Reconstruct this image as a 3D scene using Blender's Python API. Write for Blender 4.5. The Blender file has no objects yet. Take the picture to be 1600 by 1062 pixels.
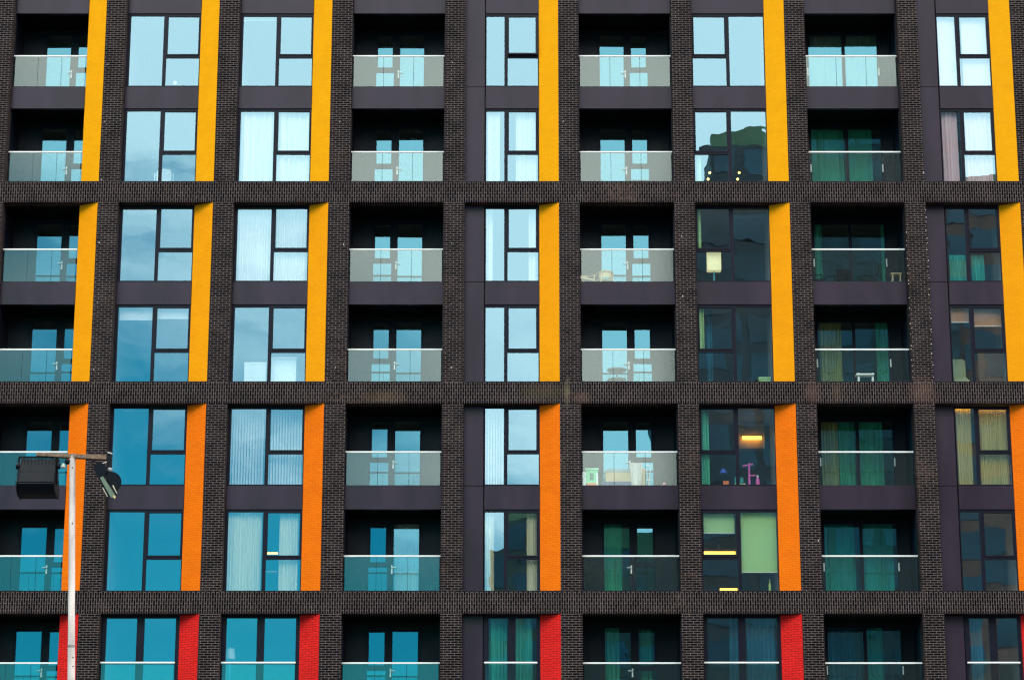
import bpy, bmesh, math, random
from mathutils import Vector, Matrix
random.seed(7)
scene = bpy.context.scene
col = scene.collection
R = math.radians

# ------------------------------------------------------------------ camera
TH, ZC, CAMH, XC, F = R(15.6087), 77.8043, 1.6, 808.0, 4000.0
cam_d = bpy.data.cameras.new('camera'); cam = bpy.data.objects.new('camera', cam_d); col.objects.link(cam)
cam_d.sensor_width = 36; cam_d.lens = F / 1600 * 36; cam_d.clip_end = 5000; cam_d.clip_start = .5
cam_d.shift_x = -(XC - 800) / 1600
cam.location = (0, -ZC, CAMH); cam.rotation_euler = (math.pi / 2 + TH, 0, 0)
scene.camera = cam

def at(x, y, d=0.):
    """survey helper: the world point seen at photo position (x, y) on the vertical plane Y = d"""
    u = (x - XC) / F; v = (531 - y) / F
    c, s = math.cos(TH), math.sin(TH)
    t = (ZC + d) / (c - v * s)
    return Vector((u * t, d, (s + v * c) * t + CAMH))

# ------------------------------------------------------------------ materials
def newmat(name):
    m = bpy.data.materials.new(name); m.use_nodes = True
    nt = m.node_tree; nt.nodes.clear()
    return m, nt
def N(nt, kind, **kw):
    n = nt.nodes.new(kind)
    for k, v in kw.items():
        if k.startswith('i_'):
            n.inputs[k[2:].replace('_', ' ')].default_value = v
        else: setattr(n, k, v)
    return n
def L(nt, a, b): nt.links.new(a, b)
def c4(c): return (c[0], c[1], c[2], 1)

def plain(name, colr, rough=.5, spec=.5, metal=0., var=.12, scale=3., bump=0., bscale=40, emit=None, estr=0., streak=False):
    m, nt = newmat(name)
    out = N(nt, 'ShaderNodeOutputMaterial'); b = N(nt, 'ShaderNodeBsdfPrincipled')
    L(nt, b.outputs[0], out.inputs[0])
    geo = N(nt, 'ShaderNodeNewGeometry')
    nz = N(nt, 'ShaderNodeTexNoise'); nz.inputs['Scale'].default_value = scale; nz.inputs['Detail'].default_value = 6
    mp = N(nt, 'ShaderNodeMapping'); mp.inputs['Scale'].default_value = (1, 1, .25) if streak else (1, 1, 1)
    L(nt, geo.outputs['Position'], mp.inputs[0]); L(nt, mp.outputs[0], nz.inputs['Vector'])
    rmp = N(nt, 'ShaderNodeMapRange'); rmp.inputs['From Min'].default_value = .3; rmp.inputs['From Max'].default_value = .7
    rmp.inputs['To Min'].default_value = 1 - var; rmp.inputs['To Max'].default_value = 1 + var
    L(nt, nz.outputs['Fac'], rmp.inputs['Value'])
    mul = N(nt, 'ShaderNodeVectorMath', operation='SCALE'); mul.inputs[0].default_value = colr
    L(nt, rmp.outputs[0], mul.inputs['Scale'])
    L(nt, mul.outputs[0], b.inputs['Base Color'])
    r2 = N(nt, 'ShaderNodeMapRange'); r2.inputs['To Min'].default_value = max(0, rough - .1); r2.inputs['To Max'].default_value = min(1, rough + .1)
    L(nt, nz.outputs['Fac'], r2.inputs['Value']); L(nt, r2.outputs[0], b.inputs['Roughness'])
    b.inputs['Specular IOR Level'].default_value = spec; b.inputs['Metallic'].default_value = metal
    if bump:
        n2 = N(nt, 'ShaderNodeTexNoise'); n2.inputs['Scale'].default_value = bscale
        L(nt, geo.outputs['Position'], n2.inputs['Vector'])
        bp = N(nt, 'ShaderNodeBump'); bp.inputs['Strength'].default_value = bump; bp.inputs['Distance'].default_value = .02
        L(nt, n2.outputs['Fac'], bp.inputs['Height']); L(nt, bp.outputs[0], b.inputs['Normal'])
    if emit:
        b.inputs['Emission Color'].default_value = c4(emit); b.inputs['Emission Strength'].default_value = estr
    return m

def brick(name, c1, c2, mortar, msize=.0065, rough=.7, spec=.3, bump=.5, stains=(), var=.25, drift=.0, coat=0., bias=0.):
    m, nt = newmat(name)
    out = N(nt, 'ShaderNodeOutputMaterial'); b = N(nt, 'ShaderNodeBsdfPrincipled'); L(nt, b.outputs[0], out.inputs[0])
    uv = N(nt, 'ShaderNodeUVMap'); geo = N(nt, 'ShaderNodeNewGeometry')
    bt = N(nt, 'ShaderNodeTexBrick'); bt.offset = .5
    bt.inputs['Scale'].default_value = 1; bt.inputs['Mortar Size'].default_value = msize; bt.inputs['Mortar Smooth'].default_value = .15
    bt.inputs['Brick Width'].default_value = .225; bt.inputs['Row Height'].default_value = .075
    bt.inputs['Bias'].default_value = bias
    L(nt, uv.outputs[0], bt.inputs['Vector'])
    bt.inputs['Color1'].default_value = c4(c1); bt.inputs['Color2'].default_value = c4(c2); bt.inputs['Mortar'].default_value = c4(mortar)
    nz = N(nt, 'ShaderNodeTexNoise'); nz.inputs['Scale'].default_value = 1.7; nz.inputs['Detail'].default_value = 8; nz.inputs['Roughness'].default_value = .65
    L(nt, geo.outputs['Position'], nz.inputs['Vector'])
    rmp = N(nt, 'ShaderNodeMapRange'); rmp.inputs['From Min'].default_value = .3; rmp.inputs['From Max'].default_value = .7
    rmp.inputs['To Min'].default_value = 1 - var; rmp.inputs['To Max'].default_value = 1 + var
    L(nt, nz.outputs['Fac'], rmp.inputs['Value'])
    mul = N(nt, 'ShaderNodeVectorMath', operation='SCALE'); L(nt, bt.outputs['Color'], mul.inputs[0]); L(nt, rmp.outputs[0], mul.inputs['Scale'])
    colour = mul.outputs[0]
    if drift:
        # lime bloom and mineral specks left by the mortar
        n3 = N(nt, 'ShaderNodeTexNoise'); n3.inputs['Scale'].default_value = 9.; n3.inputs['Detail'].default_value = 5
        L(nt, geo.outputs['Position'], n3.inputs['Vector'])
        n4 = N(nt, 'ShaderNodeTexNoise'); n4.inputs['Scale'].default_value = .45; n4.inputs['Detail'].default_value = 3
        L(nt, geo.outputs['Position'], n4.inputs['Vector'])
        ad = N(nt, 'ShaderNodeMath', operation='ADD'); L(nt, n3.outputs['Fac'], ad.inputs[0]); L(nt, n4.outputs['Fac'], ad.inputs[1])
        r3 = N(nt, 'ShaderNodeMapRange'); r3.inputs['From Min'].default_value = 1.17; r3.inputs['From Max'].default_value = 1.4
        r3.inputs['To Max'].default_value = drift
        L(nt, ad.outputs[0], r3.inputs['Value'])
        mx = N(nt, 'ShaderNodeMix', data_type='RGBA'); L(nt, r3.outputs[0], mx.inputs['Factor'])
        L(nt, colour, mx.inputs['A']); mx.inputs['B'].default_value = (.12, .072, .055, 1)
        colour = mx.outputs['Result']
        for (p, rad, sc, amt) in stains:
            vs = N(nt, 'ShaderNodeVectorMath', operation='SUBTRACT'); L(nt, geo.outputs['Position'], vs.inputs[0]); vs.inputs[1].default_value = p
            vm = N(nt, 'ShaderNodeVectorMath', operation='MULTIPLY'); L(nt, vs.outputs[0], vm.inputs[0]); vm.inputs[1].default_value = (1 / rad[0], 0, 1 / rad[1])
            ln = N(nt, 'ShaderNodeVectorMath', operation='LENGTH'); L(nt, vm.outputs[0], ln.inputs[0])
            a2 = N(nt, 'ShaderNodeMath', operation='MULTIPLY_ADD'); L(nt, n3.outputs['Fac'], a2.inputs[0]); a2.inputs[1].default_value = 1.5; L(nt, ln.outputs['Value'], a2.inputs[2])
            r4 = N(nt, 'ShaderNodeMapRange'); r4.inputs['From Min'].default_value = 1.8; r4.inputs['From Max'].default_value = .9; r4.inputs['To Max'].default_value = amt
            L(nt, a2.outputs[0], r4.inputs['Value'])
            mx = N(nt, 'ShaderNodeMix', data_type='RGBA'); L(nt, r4.outputs[0], mx.inputs['Factor'])
            L(nt, colour, mx.inputs['A']); mx.inputs['B'].default_value = c4(sc); colour = mx.outputs['Result']
    L(nt, colour, b.inputs['Base Color'])
    b.inputs['Roughness'].default_value = rough; b.inputs['Specular IOR Level'].default_value = spec
    b.inputs['Coat Weight'].default_value = coat; b.inputs['Coat Roughness'].default_value = .25
    bp = N(nt, 'ShaderNodeBump'); bp.inputs['Strength'].default_value = bump; bp.inputs['Distance'].default_value = .006; bp.invert = True
    L(nt, bt.outputs['Fac'], bp.inputs['Height']); L(nt, bp.outputs[0], b.inputs['Normal'])
    return m

def glass(name, refl, gcol, tcol, wave=.02, wscale=1.1, rough=0.):
    """coated glass: a mirror share and a tinted see-through share; the sheets are slightly wavy"""
    m, nt = newmat(name)
    out = N(nt, 'ShaderNodeOutputMaterial'); mix = N(nt, 'ShaderNodeMixShader')
    tr = N(nt, 'ShaderNodeBsdfTransparent'); tr.inputs[0].default_value = c4(tcol)
    gl = N(nt, 'ShaderNodeBsdfGlossy'); gl.inputs['Color'].default_value = c4(gcol); gl.inputs['Roughness'].default_value = rough
    geo = N(nt, 'ShaderNodeNewGeometry'); oi = N(nt, 'ShaderNodeObjectInfo')
    ad = N(nt, 'ShaderNodeVectorMath', operation='ADD'); L(nt, geo.outputs['Position'], ad.inputs[0])
    sc = N(nt, 'ShaderNodeVectorMath', operation='SCALE'); sc.inputs[0].default_value = (9, 4, 7); L(nt, oi.outputs['Random'], sc.inputs['Scale'])
    L(nt, sc.outputs[0], ad.inputs[1])
    nz = N(nt, 'ShaderNodeTexNoise'); nz.inputs['Scale'].default_value = wscale; nz.inputs['Detail'].default_value = 1.5
    L(nt, ad.outputs[0], nz.inputs['Vector'])
    bp = N(nt, 'ShaderNodeBump'); bp.inputs['Strength'].default_value = 1; bp.inputs['Distance'].default_value = wave
    L(nt, nz.outputs['Fac'], bp.inputs['Height']); L(nt, bp.outputs[0], gl.inputs['Normal'])
    fr = N(nt, 'ShaderNodeLayerWeight'); fr.inputs['Blend'].default_value = .35
    pw = N(nt, 'ShaderNodeMath', operation='POWER'); L(nt, fr.outputs['Facing'], pw.inputs[0]); pw.inputs[1].default_value = 4
    mr = N(nt, 'ShaderNodeMapRange'); mr.inputs['To Min'].default_value = refl; mr.inputs['To Max'].default_value = .95
    L(nt, pw.outputs[0], mr.inputs['Value'])
    L(nt, mr.outputs[0], mix.inputs['Fac']); L(nt, tr.outputs[0], mix.inputs[1]); L(nt, gl.outputs[0], mix.inputs[2])
    L(nt, mix.outputs[0], out.inputs[0])
    return m

st_c = (.15, .095, .055); st_p = (.17, .095, .07)
def stp(x, y): return tuple(at(x, y, 0))
STAINS = [(stp(850, 612), (.9, .35), (.10, .07, .035), .35), (stp(886, 612), (.12, .5), (.22, .17, .11), .45), (stp(908, 620), (.35, .25), st_p, .35),
          (stp(1270, 612), (.3, .42), st_p, .35), (stp(1308, 612), (.22, .4), st_c, .25), (stp(1442, 612), (.5, .5), st_p, .38),
          (stp(600, 619), (.8, .25), (.13, .085, .04), .35)]
M = {}
M['brick'] = brick('dark_brick', (.0025, .002, .0035), (.018, .011, .0105), (.165, .127, .117), drift=.55, stains=STAINS, bias=-.2, spec=.08, rough=.9, var=.4)
M['yellow'] = brick('yellow_glazed_brick', (.95, .385, .0005), (.92, .36, .0005), (.82, .30, .0005), msize=.004, rough=.6, spec=.08, bump=.25, var=.05)
M['amber'] = brick('amber_glazed_brick', (.95, .345, .001), (.92, .32, .001), (.80, .255, .001), msize=.004, rough=.6, spec=.08, bump=.3, var=.05)
M['orange'] = brick('orange_glazed_brick', (.94, .185, .002), (.90, .165, .002), (.70, .10, .002), msize=.005, rough=.6, spec=.08, bump=.4, var=.06)
M['red'] = brick('red_glazed_brick', (.82, .02, .014), (.72, .014, .012), (.26, .008, .008), msize=.008, rough=.6, spec=.1, bump=.5, var=.1)
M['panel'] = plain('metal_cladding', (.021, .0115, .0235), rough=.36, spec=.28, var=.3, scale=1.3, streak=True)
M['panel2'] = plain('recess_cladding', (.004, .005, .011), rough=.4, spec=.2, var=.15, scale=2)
M['frame'] = plain('window_frame_paint', (.005, .005, .013), rough=.4, spec=.15, var=.1)
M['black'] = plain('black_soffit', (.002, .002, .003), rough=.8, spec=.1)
M['sill'] = plain('dark_sill_metal', (.006, .006, .010), rough=.4, spec=.3)
M['rail'] = plain('satin_aluminium', (.86, .84, .80), rough=.35, spec=.5, metal=.0, var=.05)
M['winglass'] = glass('window_glass', .33, (.53, .88, 1.0), (.90, .94, .92), wave=.0016)
M['clear'] = glass('clear_glass', .0, (1, 1, 1), (1, 1, 1), wave=.0)
M['doorglass'] = glass('door_glass', .28, (.26, .74, .90), (.80, .92, .88), wave=.0014)
M['railglass'] = glass('balustrade_glass', .145, (.86, .98, .88), (.86, .98, .95), wave=.0, rough=.08)
M['room'] = plain('room_paint', (.30, .29, .27), rough=.8, var=.05)
M['ceiling'] = plain('slab_concrete', (.28, .27, .25), rough=.85, var=.08)
M['floor'] = plain('wood_floor', (.16, .10, .06), rough=.6)
M['white'] = plain('white_paint', (.82, .82, .80), rough=.5, var=.03)
M['steel'] = plain('handle_steel', (.85, .84, .80), rough=.3, spec=.6)

def cloth(name, colr, trans=.35):
    m, nt = newmat(name)
    out = N(nt, 'ShaderNodeOutputMaterial'); mix = N(nt, 'ShaderNodeMixShader'); mix.inputs[0].default_value = trans
    d = N(nt, 'ShaderNodeBsdfDiffuse'); t = N(nt, 'ShaderNodeBsdfTranslucent')
    geo = N(nt, 'ShaderNodeNewGeometry'); nz = N(nt, 'ShaderNodeTexNoise'); nz.inputs['Scale'].default_value = 60
    L(nt, geo.outputs['Position'], nz.inputs['Vector'])
    r = N(nt, 'ShaderNodeMapRange'); r.inputs['To Min'].default_value = .9; r.inputs['To Max'].default_value = 1.08; L(nt, nz.outputs['Fac'], r.inputs['Value'])
    v = N(nt, 'ShaderNodeVectorMath', operation='SCALE'); v.inputs[0].default_value = colr; L(nt, r.outputs[0], v.inputs['Scale'])
    L(nt, v.outputs[0], d.inputs['Color']); L(nt, v.outputs[0], t.inputs['Color'])
    L(nt, d.outputs[0], mix.inputs[1]); L(nt, t.outputs[0], mix.inputs[2]); L(nt, mix.outputs[0], out.inputs[0])
    return m
M['sheer'] = cloth('white_sheer', (.94, .86, .82))
M['cream'] = cloth('cream_cloth', (.95, .89, .66))
M['greyc'] = cloth('grey_cloth', (.42, .44, .36))
M['olive'] = cloth('olive_cloth', (.80, .72, .34))
M['greenc'] = cloth('green_cloth', (.16, .74, .48))
M['tealc'] = cloth('teal_cloth', (.06, .58, .50))
M['bluec'] = cloth('dark_blue_cloth', (.04, .20, .30))
M['peach'] = cloth('peach_blind', (.75, .42, .26))
M['pinkw'] = cloth('pinkish_white_blind', (.95, .66, .70), .12)
M['lime'] = cloth('pale_green_blind', (.56, .84, .40), .15)
M['card'] = plain('cardboard', (.62, .44, .24), rough=.8)
M['wood'] = plain('pale_wood', (.70, .48, .28), rough=.5)
M['darkobj'] = plain('black_plastic', (.004, .005, .007), rough=.5, spec=.15)
M['warm'] = plain('warm_lamp', (.9, .6, .2), emit=(1, .50, .06), estr=5.)
M['cove'] = plain('cove_lamp', (.9, .6, .2), emit=(1, .48, .05), estr=16.)
M['bulb'] = plain('lit_bulb', (.9, .8, .5), emit=(1, .66, .16), estr=5.)
M['fairy'] = plain('fairy_bulb', (.8, .68, .6), emit=(1, .74, .6), estr=.18)
M['shade'] = plain('cream_shade', (.85, .82, .52), rough=.7, emit=(1, .9, .5), estr=.5)
def pc(name, c, rough=.45): 
    if name not in M: M[name] = plain(name, c, rough=rough)
    return M[name]

# ------------------------------------------------------------------ mesh helpers
class MB:
    def __init__(s): s.bm = bmesh.new(); s.uv = s.bm.loops.layers.uv.new('UVMap')
    def face(s, pts, uvs=None):
        vs = [s.bm.verts.new(p) for p in pts]
        f = s.bm.faces.new(vs)
        if uvs:
            for l, u in zip(f.loops, uvs): l[s.uv].uv = u
        return f
    def box(s, a, b, swap=False):
        """axis box a..b; UVs in metres (swap = bricks on end)"""
        (x0, y0, z0), (x1, y1, z1) = a, b
        P = lambda i, j, k: ((x0, x1)[i], (y0, y1)[j], (z0, z1)[k])
        q = [[(0,0,0),(1,0,0),(1,0,1),(0,0,1)], [(1,1,0),(0,1,0),(0,1,1),(1,1,1)], [(0,1,0),(0,0,0),(0,0,1),(0,1,1)],
             [(1,0,0),(1,1,0),(1,1,1),(1,0,1)], [(0,0,1),(1,0,1),(1,1,1),(0,1,1)], [(0,1,0),(1,1,0),(1,0,0),(0,0,0)]]
        for n, f in enumerate(q):
            pts = [P(*t) for t in f]
            if n < 2: uv = [(p[0], p[2]) for p in pts]
            elif n < 4: uv = [(p[1], p[2]) for p in pts]
            else: uv = [(p[0], p[1]) for p in pts]
            if swap: uv = [(v, u) for u, v in uv]
            s.face(pts, uv)
        return s
    def prism(s, poly, z0, z1):
        """plan polygon (counter-clockwise from above) between two heights"""
        n = len(poly); acc = 0
        for i in range(n):
            (ax, ay), (bx, by) = poly[i], poly[(i + 1) % n]
            d = math.hypot(bx - ax, by - ay)
            s.face([(ax, ay, z0), (bx, by, z0), (bx, by, z1), (ax, ay, z1)], [(acc, z0), (acc + d, z0), (acc + d, z1), (acc, z1)])
            acc += d
        s.face([(x, y, z1) for x, y in poly], [(x, y) for x, y in poly])
        s.face([(x, y, z0) for x, y in reversed(poly)], [(x, y) for x, y in reversed(poly)])
        return s
    def tube(s, a, b, r0, r1=None, n=12, caps=True):
        r1 = r0 if r1 is None else r1
        a, b = Vector(a), Vector(b); d = (b - a).normalized()
        u = d.orthogonal().normalized(); w = d.cross(u)
        A = [a + (u * math.cos(t) + w * math.sin(t)) * r0 for t in [2 * math.pi * i / n for i in range(n)]]
        B = [b + (u * math.cos(t) + w * math.sin(t)) * r1 for t in [2 * math.pi * i / n for i in range(n)]]
        for i in range(n):
            s.face([A[i], A[(i + 1) % n], B[(i + 1) % n], B[i]])
        if caps: s.face(list(reversed(A))); s.face(B)
        return s
    def lathe(s, c, prof, n=20):
        """prof = [(radius, z)] about the vertical through c"""
        rings = [[Vector((c[0] + r * math.cos(2*math.pi*i/n), c[1] + r * math.sin(2*math.pi*i/n), c[2] + z)) for i in range(n)] for r, z in prof]
        for A, B in zip(rings, rings[1:]):
            for i in range(n): s.face([A[i], A[(i+1) % n], B[(i+1) % n], B[i]])
        s.face(list(reversed(rings[0]))); s.face(rings[-1])
        return s
    def path(s, pts, r, n=8):
        for a, b in zip(pts, pts[1:]): s.tube(a, b, r, n=n)
        return s
    def ball(s, c, r, n=8):
        k = n // 2
        return s.lathe(c, [(max(.0004, r * math.sin(math.pi * i / k)), -r * math.cos(math.pi * i / k)) for i in range(k + 1)], n)
    def build(s, name, mat, parent=None, smooth=False, bevel=0., origin=None):
        bm = s.bm
        if smooth or bevel: bmesh.ops.remove_doubles(bm, verts=bm.verts, dist=1e-5)
        if bevel: bmesh.ops.bevel(bm, geom=list(bm.edges), offset=bevel, segments=2, affect='EDGES')
        bmesh.ops.recalc_face_normals(bm, faces=bm.faces)
        me = bpy.data.meshes.new(name)
        if origin is not None and parent is None:
            bmesh.ops.translate(bm, verts=bm.verts, vec=-Vector(origin))
        bm.to_mesh(me); bm.free()
        me.materials.append(mat)
        if smooth:
            for p in me.polygons: p.use_smooth = True
            try: me.set_sharp_from_angle(angle=R(40))
            except Exception: pass
        o = bpy.data.objects.new(name, me); col.objects.link(o)
        if parent is not None:
            o.parent = parent
            if parent.type == 'EMPTY' and tuple(parent.location) != (0, 0, 0):
                o.matrix_parent_inverse = Matrix.Translation(-parent.location)
        elif origin is not None: o.location = origin
        return o

def tag(o, label=None, cat=None, group=None, kind=None):
    if label: o['label'] = label
    if cat: o['category'] = cat
    if group: o['group'] = group
    if kind: o['kind'] = kind
    return o
def thing(name, label, cat, loc=(0, 0, 0), group=None):
    o = bpy.data.objects.new(name, None); col.objects.link(o); o.location = loc; o.empty_display_size = .3
    return tag(o, label, cat, group)

# ------------------------------------------------------------------ the building's grid
P, PW = 3.694, .665
PX = [-13.437 + P * k for k in range(-2, 10)]      # left edges of the piers, first one index -2
def px(k): return PX[k + 2]
T = [35.232, 28.596, 21.960, 15.325, 8.690]        # tops of the brick bands, one per two-storey module
BH = .68
DS = .30                                            # set-back of panels
DW = 1.77                                           # set-back of the balcony walls
TOP = 37.6
BAYS = 'ABCDEFGHI'
def bay(b):
    k = BAYS.index(b) - 1
    return px(k) + PW, px(k + 1)
SPL = .627
ROW = {1: (31.978, 34.543), 2: (28.596, 31.222), 3: (25.342, 27.907), 4: (21.96, 24.591), 5: (18.707, 21.272), 6: (15.325, 17.956), 7: (12.072, 14.645)}
RAILH = {1: 33.082, 2: 29.76, 3: 26.459, 4: 23.14, 5: 19.816, 6: 16.515, 7: 13.196}

bld = thing('apartment_building', 'dark brick apartment block with yellow, orange and red splayed reveals and glass balconies', 'building', (0, 0, 0))

# piers, one length per module between the brick bands
for k in range(-2, 10):
    x0, x1 = px(k), px(k) + PW
    for z0, z1 in ((28.596, TOP), (21.96, 27.916), (15.325, 21.28), (8.69, 14.645), (0, 8.01)):
        MB().box((x0, 0, z0), (x1, .42, z1)).build('brick_pier', M['brick'], bld)
XL, XR = px(-2), px(9) + PW
for t in T[1:]:
    MB().box((XL - .006, -.004, t - BH), (XR + .006, .44, t), swap=True).build('brick_band', M['brick'], bld)
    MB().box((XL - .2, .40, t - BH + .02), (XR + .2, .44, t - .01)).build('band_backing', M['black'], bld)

SPLAYM = {0: 'yellow', 1: 'amber', 2: 'orange', 3: 'red'}
SPNAME = {0: 'yellow', 1: 'amber yellow', 2: 'orange', 3: 'red'}
for b in 'ABCEGI':
    xl, xr = bay(b)
    for mi, (z0, z1) in enumerate(((28.596, TOP), (21.96, 27.912), (15.325, 21.277), (8.69, 14.641))):
        o = MB().prism([(xr - SPL, .33), (xr - .003, .003), (xr - .003, .6), (xr - SPL, .6)], z0 + .012, z1).build('splayed_reveal', M[SPLAYM[mi]], bld)
        o['label'] = SPNAME[mi] + ' glazed brick splayed reveal'

def sillstrip(x0, x1, z):
    MB().box((x0 - .01, -.016, z + .002), (x1 + .05, .33, z + .026)).build('sill', M['sill'], bld)

def pane(par, x0, x1, z0, z1, y, mat='winglass', tilt=0, name='pane'):
    mb = MB(); mb.box((x0, y, z0), (x1, y + .022, z1))
    if tilt:
        bmesh.ops.rotate(mb.bm, verts=mb.bm.verts, cent=(0, y, z1), matrix=Matrix.Rotation(tilt, 3, 'X'))
    else:
        a = R(random.uniform(-.5, .5)); b = R(random.uniform(-.5, .5))
        c = ((x0 + x1) / 2, y + .011, (z0 + z1) / 2)
        bmesh.ops.rotate(mb.bm, verts=mb.bm.verts, cent=c, matrix=Matrix.Rotation(a, 3, 'X') @ Matrix.Rotation(b, 3, 'Z'))
    o = mb.build(name, M[mat], par)
    o.data.materials.append(M['clear'])
    for i, p in enumerate(o.data.polygons): p.material_index = 0 if i == 0 else 1      # the box's first face is the outer one
    return o

def ring(mb, x0, x1, z0, z1, y0, y1, l, r, bt, tp):
    mb.box((x0, y0, z0), (x0 + l, y1, z1)); mb.box((x1 - r, y0, z0), (x1, y1, z1))
    mb.box((x0 + l, y0, z0), (x1 - r, y1, z0 + bt)); mb.box((x0 + l, y0, z1 - tp), (x1 - r, y1, z1))

def window(x0, x1, z0, z1, style, tall_left=True, open_sash=False):
    """fixed tall light beside an opening sash over a low fixed light"""
    Y0, Y1, YG = .335, .42, .372
    mb = MB()
    lf, rf = (.10, .03) if style == 'wide' else (.03, .035)
    if not tall_left: lf = .05
    ring(mb, x0, x1, z0, z1, Y0, Y1, lf, rf, .05, .075)
    W = x1 - x0
    mw = .11
    tall = 1.085 if style == 'wide' else .585
    if tall_left:
        ma = x0 + lf + tall; s0, s1 = ma + mw, x1 - rf; t0, t1 = x0 + lf, ma
    else:
        ma = x0 + lf + 1.085; s0, s1 = x0 + lf, ma; t0, t1 = ma + mw, x1 - rf
    mb.box((ma, Y0, z0 + .05), (ma + mw, Y1, z1 - .075))
    low = z0 + 1.06 if z1 - z0 > 2.6 else z0 + 1.02
    mb.box((s0, Y0, low), (s1, Y1, low + .075))
    w = mb.build('window', M['frame'], bld)
    # sash
    sm = MB(); sl, sr = .04, (.04 if style == 'wide' else .075)
    sz0, sz1 = low + .075, z1 - .075
    ring(sm, s0, s1, sz0, sz1, Y0 - .018, Y1 - .03, sl, sr, .05, .035)
    if open_sash: bmesh.ops.rotate(sm.bm, verts=sm.bm.verts, cent=(0, Y0, sz1), matrix=Matrix.Rotation(R(-4.2), 3, 'X'))
    sm.build('opening_sash', M['frame'], w)
    pane(w, t0, t1, z0 + .05, z1 - .075, YG)
    pane(w, s0, s1, z0 + .05, low, YG)
    pane(w, s0 + sl, s1 - sr, sz0 + .05, sz1 - .035, YG - .02, tilt=R(-4.2) if open_sash else 0)
    return w

def juliet_window(x0, x1, z0, z1):
    Y0, Y1, YG = .335, .42, .372
    mb = MB(); ring(mb, x0, x1, z0, z1, Y0, Y1, .15, .12, .06, .09)
    mid = (x0 + x1) / 2
    mb.box((mid - .115, Y0, z0 + .06), (mid + .115, Y1, z1 - .09))
    w = mb.build('window', M['frame'], bld)
    pane(w, x0 + .15, mid - .115, z0 + .06, z1 - .09, YG); pane(w, mid + .115, x1 - .12, z0 + .06, z1 - .09, YG)
    return w

def balustrade(x0, x1, zb, zr, y, panels=3):
    mb = MB()
    mb.box((x0 + .01, y - .025, zr - .05), (x1 - .015, y + .03, zr))
    r = mb.build('balustrade', M['rail'], bld, bevel=.008)
    r['label'] = 'pale metal handrail over clear glass panels'
    a, b = x0 + .05, x1 - .05; w = (b - a) / panels
    for i in range(panels):
        m2 = MB().box((a + i * w + (.006 if i else 0), y - .006, zb), (a + (i + 1) * w - (.006 if i < panels - 1 else 0), y + .006, zr - .05))
        gp = m2.build('glass_panel', M['railglass'], r); gp.data.materials.append(M['clear'])
        for f, p in enumerate(gp.data.polygons): p.material_index = 0 if f == 0 else 1
    MB().box((x0 + .04, y - .02, zb - .03), (x1 - .04, y + .02, zb)).build('bottom_channel', M['sill'], r)
    if panels > 1:
        for i in range(1, panels):
            MB().box((a + i * w - .005, y - .005, zb), (a + i * w + .005, y + .005, zr - .05)).build('panel_gasket', M['panel2'], r)
    return r

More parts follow.
